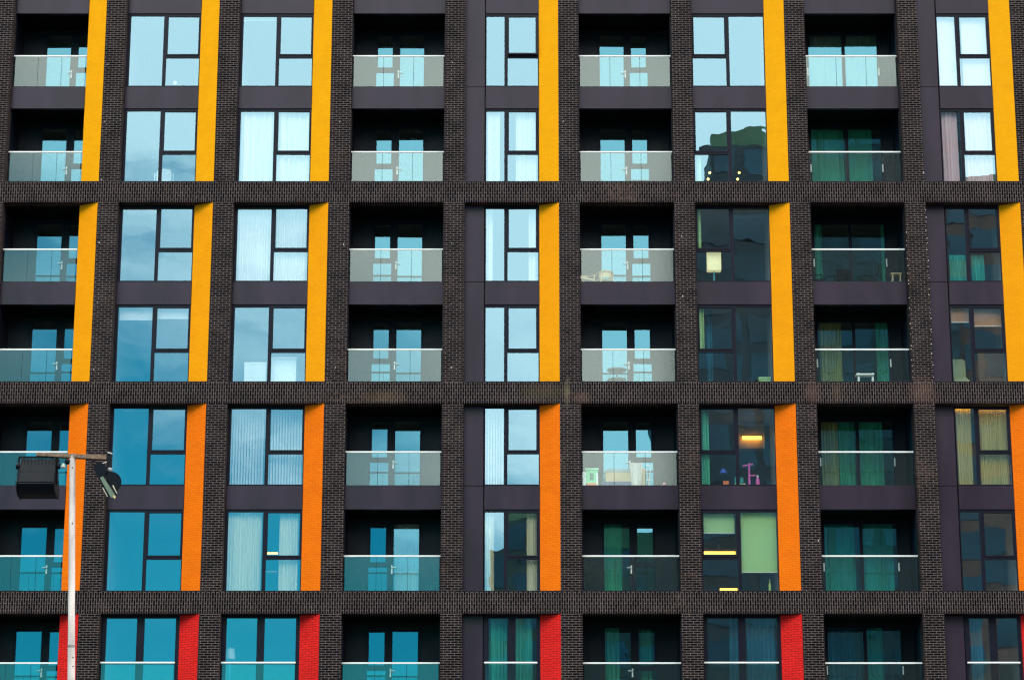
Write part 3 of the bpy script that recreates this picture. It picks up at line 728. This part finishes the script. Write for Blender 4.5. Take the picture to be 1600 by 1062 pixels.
# balcony things
def wood_chair(x, d, z, rot, label):
    t = thing('garden_chair', label, 'chair', (x, d, z), 'pale wooden balcony chairs')
    rt = Matrix.Translation((x, d, z)) @ Matrix.Rotation(rot, 4, 'Z')
    def q(v): return rt @ Vector(v)
    mb = MB(); c = []
    for i in range(9):
        a = math.pi * i / 8; c.append((-.27 * math.cos(a), .05 + .27 * math.sin(a), .60 + .06 * math.sin(a)))
    mb.path([q((-.27, -.25, .56))] + [q(v) for v in c] + [q((.27, -.25, .56))], .022); mb.build('arm_rail', M['wood'], t, smooth=True)
    bk = MB()
    for i in range(8):
        a0, a1 = math.pi * (.12 + .76 * i / 8), math.pi * (.12 + .76 * (i + 1) / 8)
        A = [(-.26 * math.cos(a), .05 + .26 * math.sin(a)) for a in (a0, a1)]
        B = [(-.24 * math.cos(a), .05 + .24 * math.sin(a)) for a in (a0, a1)]
        lo, hi = .45, .64
        bk.face([q((*A[0], lo)), q((*A[1], lo)), q((*A[1], hi)), q((*A[0], hi))]); bk.face([q((*B[0], hi)), q((*B[1], hi)), q((*B[1], lo)), q((*B[0], lo))])
        bk.face([q((*A[0], hi)), q((*A[1], hi)), q((*B[1], hi)), q((*B[0], hi))])
    bk.build('backrest', M['wood'], t)
    s = MB().prism([(-.26, -.26), (.26, -.26), (.24, .22), (-.24, .22)], .38, .42)
    bmesh.ops.transform(s.bm, verts=s.bm.verts, matrix=rt); s.build('seat', M['wood'], t)
    for sx in (-1, 1):
        MB().tube(q((sx * .25, -.24, 0)), q((sx * .265, -.24, .56)), .02).build('leg', M['wood'], t)
        MB().tube(q((sx * .2, .22, 0)), q((sx * .2, .24, .6)), .02).build('leg', M['wood'], t)
wood_chair(at(917, 436, 1.0).x - .1, 1.0, 25.19, R(25), 'pale wooden chair at the left end of the sixth column balcony, third row')
wood_chair(at(944, 436, 1.0).x, 1.05, 25.19, R(200), 'pale wooden chair beside the door, sixth column balcony, third row')
# bistro table
p = at(964, 578, 1.05); zt_ = p.z; t = thing('bistro_table', 'round grey balcony table on one leg, sixth column, fourth row', 'table', (p.x, 1.05, 21.81)); tg = pc('table_grey', (.10, .16, .16))
MB().lathe((p.x, 1.05, zt_), [(.31, -.02), (.315, -.01), (.315, .01), (.3, .02)], 32).build('tabletop', tg, t)
MB().tube((p.x, 1.05, 21.83), (p.x, 1.05, zt_ - .02), .025).build('leg', tg, t)
MB().lathe((p.x, 1.05, 21.81), [(.24, 0), (.22, .03), (.04, .05)], 24).build('base', tg, t)
p2 = at(962, 593, 1.05)
MB().lathe((p.x, 1.05, p2.z), [(.30, -.012), (.30, .012)], 28).build('lower_shelf', tg, t)

def stool(x, d, z, zt, label):
    t = thing('stool', label, 'stool', (x, d, z))
    MB().box((x - .18, d - .13, zt - .035), (x + .18, d + .13, zt)).build('seat', M['wood'], t, bevel=.008)
    for sx in (-.12, .12):
        for sy in (-.1, .1):
            MB().tube((x + sx * 1.1, d + sy * 1.1, z), (x + sx, d + sy, zt - .035), .018).build('leg', M['wood'], t)
p = at(1400, 428, 1.0); stool(p.x, 1.0, 25.19, p.z, 'pale wooden stool at the right end of the eighth column balcony, third row')
def lounge(x, d, z, rot, label, hb=.72):
    t = thing('lounge_chair', label, 'chair', (x, d, z), 'black balcony chairs')
    rt = Matrix.Translation((x, d, z)) @ Matrix.Rotation(rot, 4, 'Z')
    def bx(a, b, name, tilt=0):
        mb = MB().box(a, b)
        if tilt: bmesh.ops.rotate(mb.bm, verts=mb.bm.verts, cent=(0, b[1], a[2]), matrix=Matrix.Rotation(tilt, 3, 'X'))
        bmesh.ops.transform(mb.bm, verts=mb.bm.verts, matrix=rt); mb.build(name, M['darkobj'], t, bevel=.012)
    bx((-.25, -.25, .34), (.25, .2, .42), 'seat'); bx((-.25, .2, .40), (.25, .25, hb), 'backrest', R(-14))
    for sx in (-1, 1):
        bx((sx * .27 - .025, -.25, .52), (sx * .27 + .025, .22, .56), 'armrest')
        for sy in (-.22, .2): bx((sx * .27 - .02, sy - .02, 0), (sx * .27 + .02, sy + .02, .52), 'leg')
lounge(at(1282, 436, 1.0).x - .12, 1.1, 25.19, R(70), 'black low chair at the left end of the eighth column balcony')
lounge(at(1318, 436, 1.0).x, 1.15, 25.19, R(180), 'black low chair with its back to the rail, eighth column balcony', .74)
lounge(at(1356, 436, 1.0).x, 1.1, 25.19, R(-80), 'black reclining chair facing left on the eighth column balcony', .9)
pbox('bench', 1338, 583, 1366, 585.5, 1.2, .3, M['white'], None); 
b0 = bpy.data.objects['bench']; tag(b0, 'low pale bench on the eighth column balcony, fourth row', 'bench')
for q in (1341, 1363):
    a = at(q, 585.5, 1.35)
    l = MB().box((a.x - .03, 1.25, 21.81), (a.x + .03, 1.45, a.z + .04)).build('leg', M['white'], b0); l.matrix_parent_inverse = Matrix.Translation(-b0.location)

# toys and cartons on the sixth column balcony, fifth row
zf5 = 18.557
def bal(x0, x1, ytop, d, depth, mat, name, label, cat, zb=zf5, bevel=.01):
    a, b = at(x0, ytop, d), at(x1, ytop, d)
    o = MB().box((a.x, d, zb), (b.x, d + depth, a.z)).build(name, mat, None, bevel=bevel, origin=(a.x, d, zb)); tag(o, label, cat); return o, a, b
tg_ = pc('toy_green', (.22, .75, .38)); 
t_o, a, b = bal(915.5, 934, 734, .75, .4, tg_, 'toy_house', 'green plastic toy house with slotted window, sixth column balcony', 'toy house', zb=zf5 + .32)
def sub(o, mb, name, mat):
    k = mb.build(name, mat, o); k.matrix_parent_inverse = Matrix.Translation(-o.location); return k
sub(t_o, MB().box((a.x - .03, .73, a.z), (b.x + .03, 1.17, a.z + .06)), 'roof', pc('toy_green_pale', (.4, .85, .5)))
w_ = MB()
for i in range(3): w_.box((a.x + .13 + .04 * i, .744, a.z - .32), (a.x + .155 + .04 * i, .752, a.z - .1))
sub(t_o, w_, 'window', M['panel2'])
sub(t_o, MB().box((b.x - .06, .735, zf5 + .1), (b.x + .01, .8, a.z - .1)), 'corner_post', M['white'])
bal(917, 932, 754, .72, .3, pc('toy_orange', (.85, .22, .06)), 'toy_crate', 'orange plastic crate under the green toy house', 'crate')
o, a, b = bal(909.5, 915.5, 736, .62, .12, M['white'], 'shopping_bag', 'white bag standing at the left end of the cluttered balcony', 'bag', bevel=.025)
o, a, b = bal(946, 987, 732.5, .95, .45, M['card'], 'cardboard_box', 'large cardboard box with grey tape on the cluttered balcony', 'box', zb=zf5 + .42)
sub(o, MB().box((a.x + .01, .943, a.z - .1), (b.x - .01, .951, a.z - .005)), 'tape', pc('tape_grey', (.28, .34, .38)))
bal(940, 990, 752, .9, .5, pc('crate_blue', (.01, .03, .16)), 'plastic_crate', 'dark blue crate under the large cardboard box', 'crate')
o, a, b = bal(1000, 1008.5, 731, .9, .4, M['card'], 'carton', 'tall narrow carton beside the white cloth', 'box')
sq2 = lambda v: ((at(994, 740, .7).x), .75 + .35 * v)
o = pleated(at(985, 740, .7).x, at(1003, 740, .7).x, zf5, at(994, 722.5, .7).z, .7, .16, .05, sq2, 5).build('cloth', M['sheer'], None, smooth=True, origin=(at(994, 740, .7).x, .7, zf5)); tag(o, 'crumpled white sheet draped in front of the cardboard box', 'cloth')
t = thing('drying_rack', 'white folding drying rack beside the carton, sixth column balcony', 'drying rack', (at(1013, 740, 1.1).x, 1.1, zf5)); a = at(1009.5, 727, 1.1); b = at(1017.5, 727, 1.1)
MB().path([(a.x, 1.1, zf5), (b.x, 1.1, a.z)], .013).path([(b.x, 1.1, zf5), (a.x, 1.1, a.z - .12)], .013).build('leg', M['white'], t)
MB().path([(a.x, 1.1, a.z), (b.x, 1.1, a.z)], .013).path([(a.x, 1.1, zf5 + .5), (b.x, 1.1, zf5 + .5)], .013).build('rail', M['white'], t)
p = at(1038, 756, .6); o = MB().ball((p.x, .6, p.z), .055, 12).build('toy_ball', pc('ball_pink', (.85, .25, .28)), None, smooth=True, origin=(p.x, .6, p.z - .055)); tag(o, 'pink ball at the right end of the cluttered balcony', 'ball')
def pot(x, y_, d, zf, label):
    p = at(x, y_, d); t = thing('plant_pot', label, 'plant', (p.x, d, zf))
    MB().lathe((p.x, d, zf), [(.06, 0), (.09, p.z - zf - .06), (.095, p.z - zf - .05), (.08, p.z - zf - .05)], 14).build('pot', pc('pot_dark', (.06, .08, .07)), t, smooth=True)
    lf = MB(); rnd = random.Random(int(x))
    for i in range(26):
        a = rnd.uniform(0, 6.28); r_ = rnd.uniform(.02, .1); c = Vector((p.x + r_ * math.cos(a), d + r_ * math.sin(a), p.z - .05 + rnd.uniform(0, .12)))
        u = Vector((math.cos(a), math.sin(a), rnd.uniform(-.2, .8))).normalized() * .045; w = Vector((-math.sin(a), math.cos(a), .2)) * .018
        lf.face([c - u, c + w, c + u, c - w])
    lf.build('leaves', pc('leaf_green', (.05, .12, .05)), t)
pot(676, 754, .6, zf5, 'small dark plant pot at the right end of the fourth column balcony, fifth row')
pot(675, 914, .6, 15.175, 'small dark plant pot at the right end of the fourth column balcony, sixth row')
pot(677, 595, .6, 21.81, 'small dark plant pot at the right end of the fourth column balcony, fourth row')

# string lights down both edges of one pier
for side, (xa, xb) in enumerate(((1416.5, 1431.5), (1448, 1458))):
    k = px(7); xx = k + .012 if side == 0 else k + PW - .012
    t = thing('string_lights', ['string of tiny warm lights down the left edge of a brick pier', 'string of tiny warm lights down the right edge of a brick pier'][side], 'string lights', (xx, -.02, 22.0), 'string lights')
    pts = []; n = 27 if side else 22
    for i in range(n):
        pts.append(Vector((xx + random.uniform(-.02, .02), -.022, 22.05 + (5.6 if side else 4.9) * (i + random.uniform(-.45, .45)) / (n - 1))))
    MB().path(pts, .004, 5).build('wire', M['darkobj'], t)
    for p in pts: MB().ball(p, random.uniform(.006, .017), 6).build('bulb', M['fairy'], t)

# ------------------------------------------------------------------ floodlight mast, between the camera and the building
DM = -26.0
top, bot = at(113.2, 712, DM), at(111.3, 1062, DM)
dirv = (top - bot).normalized(); foot = top - dirv * (top.z / dirv.z)
mast = thing('floodlight_mast', 'tall white floodlight mast with rusty crossarm and two black floodlights', 'floodlight', foot)
pm = plain('mast_paint', (.66, .555, .505), rough=.5, var=.28, scale=5, streak=True)
def al(z): return foot + dirv * ((z - foot.z) / dirv.z)
jz = at(111, 1009, DM).z
MB().tube(foot, al(jz), .092, .074, 28).build('lower_pole', pm, mast, smooth=True)
MB().tube(al(jz + .012), top, .071, .062, 28).build('upper_pole', pm, mast, smooth=True)
MB().tube(al(jz - .03), al(jz + .02), .077, .077, 28).build('joint_collar', pc('collar_grey', (.25, .22, .21)), mast)
MB().tube(top, top + dirv * .04, .064, .05, 28).build('pole_cap', pc('collar_grey', (.25, .22, .21)), mast)
for yy in (730, 817, 1026, 1040):
    c = at(113 if yy < 900 else 114, yy, DM - .072); MB().tube(c, c + Vector((0, .03, 0)), .012, n=8).build('bolt', M['darkobj'], mast)
rust = plain('rusty_steel', (.20, .12, .075), rough=.75, var=.5, scale=14, bump=.4)
L0, L1 = at(57, 709, DM), at(167, 714.5, DM)
ax = (L1 - L0)
mb = MB(); h0, h1 = .045, .05
def arm_pt(f, dy, dz): q = L0 + ax * f; return (q.x, q.y + dy, q.z + dz)
mb.face([arm_pt(0, -.06, -.05), arm_pt(1, -.06, -.055), arm_pt(1, -.06, .04), arm_pt(0, -.06, .02)])
mb.face([arm_pt(0, .06, .02), arm_pt(1, .06, .04), arm_pt(1, .06, -.055), arm_pt(0, .06, -.05)])
mb.face([arm_pt(0, -.06, .02), arm_pt(1, -.06, .04), arm_pt(1, .06, .04), arm_pt(0, .06, .02)])
mb.face([arm_pt(0, -.06, -.05), arm_pt(0, .06, -.05), arm_pt(1, .06, -.055), arm_pt(1, -.06, -.055)])
mb.face([arm_pt(0, -.06, -.05), arm_pt(0, -.06, .02), arm_pt(0, .06, .02), arm_pt(0, .06, -.05)])
mb.face([arm_pt(1, -.06, .04), arm_pt(1, -.06, -.055), arm_pt(1, .06, -.055), arm_pt(1, .06, .04)])
mb.build('crossarm', rust, mast, bevel=.006)
# left floodlight, seen from behind
M['floodlight_casing'] = plain('floodlight_casing', (.002, .004, .008), rough=.4, spec=.12); cas = M['floodlight_casing']
a, b = at(35.5, 717, DM), at(86, 774, DM)
xa, xb, zb_, zt2 = a.x, b.x, b.z, a.z
mb = MB()
# side profile (y, z): deep rounded housing with its front turned to the building
H_ = zt2 - zb_
prof = [(.32, 0), (-.02, .02), (-.20, .10), (-.27, .28 * H_), (-.24, .5 * H_), (-.15, .62 * H_), (-.10, .97 * H_), (-.06, H_), (.10, H_), (.14, .9 * H_), (.36, .12)]
lx = lambda y, z: (xa - .07 * (1 - z / H_)); rx = lambda y, z: (xb + .02 * (1 - z / H_))
Lp = [(lx(y, z), DM + y, zb_ + z) for y, z in prof]; Rp = [(rx(y, z), DM + y, zb_ + z) for y, z in prof]
n = len(prof)
for i in range(n): j = (i + 1) % n; mb.face([Lp[i], Lp[j], Rp[j], Rp[i]])
mb.face(Lp); mb.face(list(reversed(Rp)))
head = mb.build('floodlight_head', cas, mast, bevel=.02)
rb = MB()
for i in range(9):
    x = xa + .06 + (xb - xa - .12) * i / 8
    rb.box((x - .004, DM - .122, zb_ + .66 * H_), (x + .006, DM - .11, zb_ + .93 * H_))
rb.build('cooling_fin', cas, head)
g = MB(); g.face([(xa - .04, DM + .325, zb_ + .03), (xb - .02, DM + .325, zb_ + .03), (xb - .02, DM + .17, zb_ + .85 * H_), (xa - .04, DM + .17, zb_ + .85 * H_)])
g.face([(xa - .04, DM + .335, zb_ + .03), (xa - .04, DM + .18, zb_ + .85 * H_), (xb - .02, DM + .18, zb_ + .85 * H_), (xb - .02, DM + .335, zb_ + .03)])
g.build('lens', pc('lens_glass', (.2, .25, .2), .2), head)
bk = MB()
for x, s in ((at(29, 730, DM).x, -1), (at(90, 730, DM).x, 1)):
    zt3 = at(0, 712, DM).z
    bk.box((x - .012, DM - .04, zb_ + .30 * H_), (x + .012, DM + .04, zt3 + (-.02 if s > 0 else -.04)))
    bk.tube((x - .05, DM, zb_ + .8 * H_), (x + .05, DM, zb_ + .8 * H_), .06, n=12)
bk.box((at(29, 730, DM).x, DM - .035, at(0, 713, DM).z - .03), (at(90, 730, DM).x, DM + .035, at(0, 713, DM).z))
bk.build('bracket', cas, head)
# photocell and junction box under the arm
pcx = at(104, 721, DM - .02)
MB().ball((pcx.x + .02, DM - .02, pcx.z), .06, 12).build('junction_box', M['darkobj'], mast, smooth=True)
q0 = at(99, 729, DM)
MB().lathe((q0.x, DM, q0.z - .03), [(.03, 0), (.05, .02), (.05, .05), (.025, .1)], 12).build('photocell', pc('photocell_grey', (.5, .52, .42)), mast, smooth=True)
MB().path([at(91, 715, DM), at(93, 722, DM), at(97, 727, DM), at(103, 722, DM)], .009).build('cable', M['darkobj'], mast)
# right floodlight, seen edge on
def P3(x, y, d=0): return at(x, y, DM + d)
def slab(poly, d0, d1, name, mat, par, bevel=0.):
    mb = MB(); A = [P3(x, y, d0) for x, y in poly]; B = [P3(x, y, d1) for x, y in poly]
    mb.face(A); mb.face(list(reversed(B)))
    for i in range(len(A)): j = (i + 1) % len(A); mb.face([A[i], B[i], B[j], A[j]])
    return mb.build(name, mat, par, bevel=bevel)
h2 = slab([(146, 729), (150, 723.5), (158, 722), (167, 729), (168, 737), (163, 743), (182, 776), (179, 779), (170, 776), (155, 748), (149, 738)], -.34, .30, 'floodlight_head', cas, mast, .012)
arc = [(163, 739)] + [(172.5 + 17.5 * math.cos(t), 752.5 - 16.5 * math.sin(t)) for t in [R(118 - 14 * i) for i in range(13)]] + [(181.5, 774)]
slab(arc, -.30, .26, 'reflector_bowl', cas, h2, .01)
slab([(156, 746), (161, 743.5), (181, 775), (178, 778), (173, 776.5)], -.35, -.342, 'lens', pc('lens_edge', (.13, .17, .11), .35), h2)
slab([(160, 762), (161, 761.5), (168.5, 775), (167.5, 775.5)], -.35, -.33, 'trim', pc('trim_pale', (.6, .55, .4)), h2)
slab([(175.5, 758), (177, 757.5), (183, 770), (182, 770.5)], -.35, -.31, 'trim', pc('trim_pale', (.6, .55, .4)), h2)
slab([(176, 775), (178, 773.5), (181, 775.5), (179.5, 779)], -.37, -.33, 'lamp_tip', pc('tip_gold', (.7, .5, .2)), h2)
MB().tube(P3(169, 733, -.05), P3(174.5, 735, -.05), .05, n=12).build('hinge_knob', pc('knob_grey', (.25, .27, .28)), h2)
brk = MB(); brk.path([P3(137, 717, -.05), P3(155, 723, -.05), P3(168, 721, -.05)], .012); brk.box(tuple(P3(167, 729, -.06)), tuple(P3(175, 705, .06))) 
brk.build('bracket', M['darkobj'], h2)
MB().path([P3(168, 706.5, -.07), P3(175.5, 708.5, -.07)], .011).path([P3(157, 724.5, -.07), P3(167, 721.5, -.07)], .009).build('clamp', pc('clamp_pale', (.7, .66, .6)), h2)

# ------------------------------------------------------------------ what the glass looks back at: the ground and the blocks behind the camera
g = MB(); g.face([(-900, -900, 0), (900, -900, 0), (900, 900, 0), (-900, 900, 0)])
go = g.build('ground', plain('asphalt_ground', (.06, .06, .058), rough=.9, scale=.4, var=.3)); tag(go, kind='structure')
YB = -101.
def block(name, label, x0, x1, ztop, depth, wallmat, storeys, y0=YB, taper=0):
    t = thing(name, label, 'building', ((x0 + x1) / 2, y0, 0))
    MB().box((x0, y0 - depth, 0), (x1, y0, ztop)).build('wall', wallmat, t)
    MB().box((x0 + 1, y0 - depth + 1, ztop), (x1 - 1, y0 - 2.5, ztop + 2.2)).build('roof', M['greenroof'], t)
    hgt = ztop / storeys
    for i in range(storeys):
        w = MB(); n = int((x1 - x0) / 3.2)
        for j in range(n):
            a = x0 + (x1 - x0) * (j + .08) / n; b = x0 + (x1 - x0) * (j + .92) / n
            w.box((a, y0, hgt * (i + .2)), (b, y0 + .06, hgt * (i + .88)))
        w.build('ribbon_window', M['towerglass'], t)
    return t
M['greenroof'] = plain('green_roof_metal', (.12, .20, .10), rough=.6, var=.4, scale=.3)
M['towerglass'] = plain('tower_window_glass', (.010, .055, .085), rough=.2, spec=.5, var=.8, scale=.16)
bw1 = plain('tower_cladding', (.045, .05, .055), rough=.6, var=.4, scale=.3)
bw3 = plain('wing_brick', (.22, .11, .09), rough=.8, var=.4, scale=.4)
bw2 = plain('block_concrete', (.05, .075, .065), rough=.8, var=.3, scale=.4)
block('tower_block', 'tallest dark brick tower block across the street behind the camera', 20.8, 31.5, 68.8, 20, bw1, 22)
block('stepped_block', 'dark brick block one step lower, joined left of the tower block', 12.6, 20.78, 66.9, 19, bw1, 22, y0=YB - .3)
block('brick_wing', 'lowest dark brick wing joined to the right of the tower block', 31.52, 62, 63.0, 18, bw3, 20, y0=YB - .6)
block('low_block', 'grey green lower block beside the tower behind the camera', -3.0, 12.4, 37.5, 16, bw2, 13, y0=YB - 1)

# ------------------------------------------------------------------ daylight
w = bpy.data.worlds.new('World'); scene.world = w; w.use_nodes = True
nt = w.node_tree; nt.nodes.clear()
SUN_EL, SUN_AZ = R(44), R(196)     # azimuth clockwise from +Y
out = N(nt, 'ShaderNodeOutputWorld'); bg = N(nt, 'ShaderNodeBackground'); bg.inputs['Strength'].default_value = .1
sky = N(nt, 'ShaderNodeTexSky'); sky.sky_type = 'NISHITA'; sky.sun_disc = False; sky.sun_elevation = SUN_EL; sky.sun_rotation = SUN_AZ
sky.ozone_density = 3.0; sky.air_density = 1.0; sky.dust_density = .4
tint = N(nt, 'ShaderNodeMix', data_type='RGBA', blend_type='MULTIPLY'); tint.inputs['Factor'].default_value = 1
L(nt, sky.outputs[0], tint.inputs['A']); tint.inputs['B'].default_value = (.12, 1.08, 1.08, 1)
tc = N(nt, 'ShaderNodeTexCoord'); sep = N(nt, 'ShaderNodeSeparateXYZ'); L(nt, tc.outputs['Generated'], sep.inputs[0])
nz = N(nt, 'ShaderNodeTexNoise'); nz.inputs['Scale'].default_value = 5.5; nz.inputs['Detail'].default_value = 7; nz.inputs['Roughness'].default_value = .55; nz.inputs['Distortion'].default_value = .6
mp = N(nt, 'ShaderNodeMapping'); mp.inputs['Scale'].default_value = (1, 1, 2.6); L(nt, tc.outputs['Generated'], mp.inputs[0]); L(nt, mp.outputs[0], nz.inputs['Vector'])
def mth(op, a, b, c=None):
    n = N(nt, 'ShaderNodeMath', operation=op)
    for i, v in enumerate((a, b, c)):
        if v is None: continue
        if isinstance(v, (int, float)): n.inputs[i].default_value = v
        else: L(nt, v, n.inputs[i])
    return n.outputs[0]
cov = mth('MULTIPLY_ADD', sep.outputs['X'], .60, sep.outputs['Z'])
cov = mth('MULTIPLY_ADD', mth('SUBTRACT', nz.outputs['Fac'], .5), .44, cov)
mr = N(nt, 'ShaderNodeMapRange', interpolation_type='SMOOTHSTEP'); mr.inputs['From Min'].default_value = .11; mr.inputs['From Max'].default_value = .275
L(nt, cov, mr.inputs['Value'])
mx = N(nt, 'ShaderNodeMix', data_type='RGBA'); L(nt, mr.outputs[0], mx.inputs['Factor']); L(nt, tint.outputs['Result'], mx.inputs['A'])
mx.inputs['B'].default_value = (19.5, 20.5, 21.0, 1)
L(nt, mx.outputs['Result'], bg.inputs['Color']); L(nt, bg.outputs[0], out.inputs[0])
sd = bpy.data.lights.new('sun', 'SUN'); so = bpy.data.objects.new('sun', sd); col.objects.link(so)
sd.energy = 1.3; sd.angle = R(28); sd.color = (1, .95, .88)
sdir = Vector((math.sin(SUN_AZ) * math.cos(SUN_EL), math.cos(SUN_AZ) * math.cos(SUN_EL), math.sin(SUN_EL)))
so.rotation_euler = sdir.to_track_quat('Z', 'Y').to_euler()

scene.view_settings.view_transform = 'Standard'; scene.view_settings.look = 'None'
scene.view_settings.exposure = .3; scene.view_settings.gamma = 1
scene.cycles.max_bounces = 10; scene.cycles.transparent_max_bounces = 24; scene.cycles.glossy_bounces = 5; scene.cycles.diffuse_bounces = 3
scene.cycles.use_denoising = True; scene.cycles.denoiser = 'OPENIMAGEDENOISE'; scene.cycles.denoising_input_passes = 'RGB_ALBEDO_NORMAL'; scene.cycles.denoising_prefilter = 'ACCURATE'; scene.cycles.sampling_pattern = 'TABULATED_SOBOL'
scene.cycles.use_adaptive_sampling = False
scene.cycles.filter_width = 1.3
scene.cycles.sample_clamp_indirect = 4
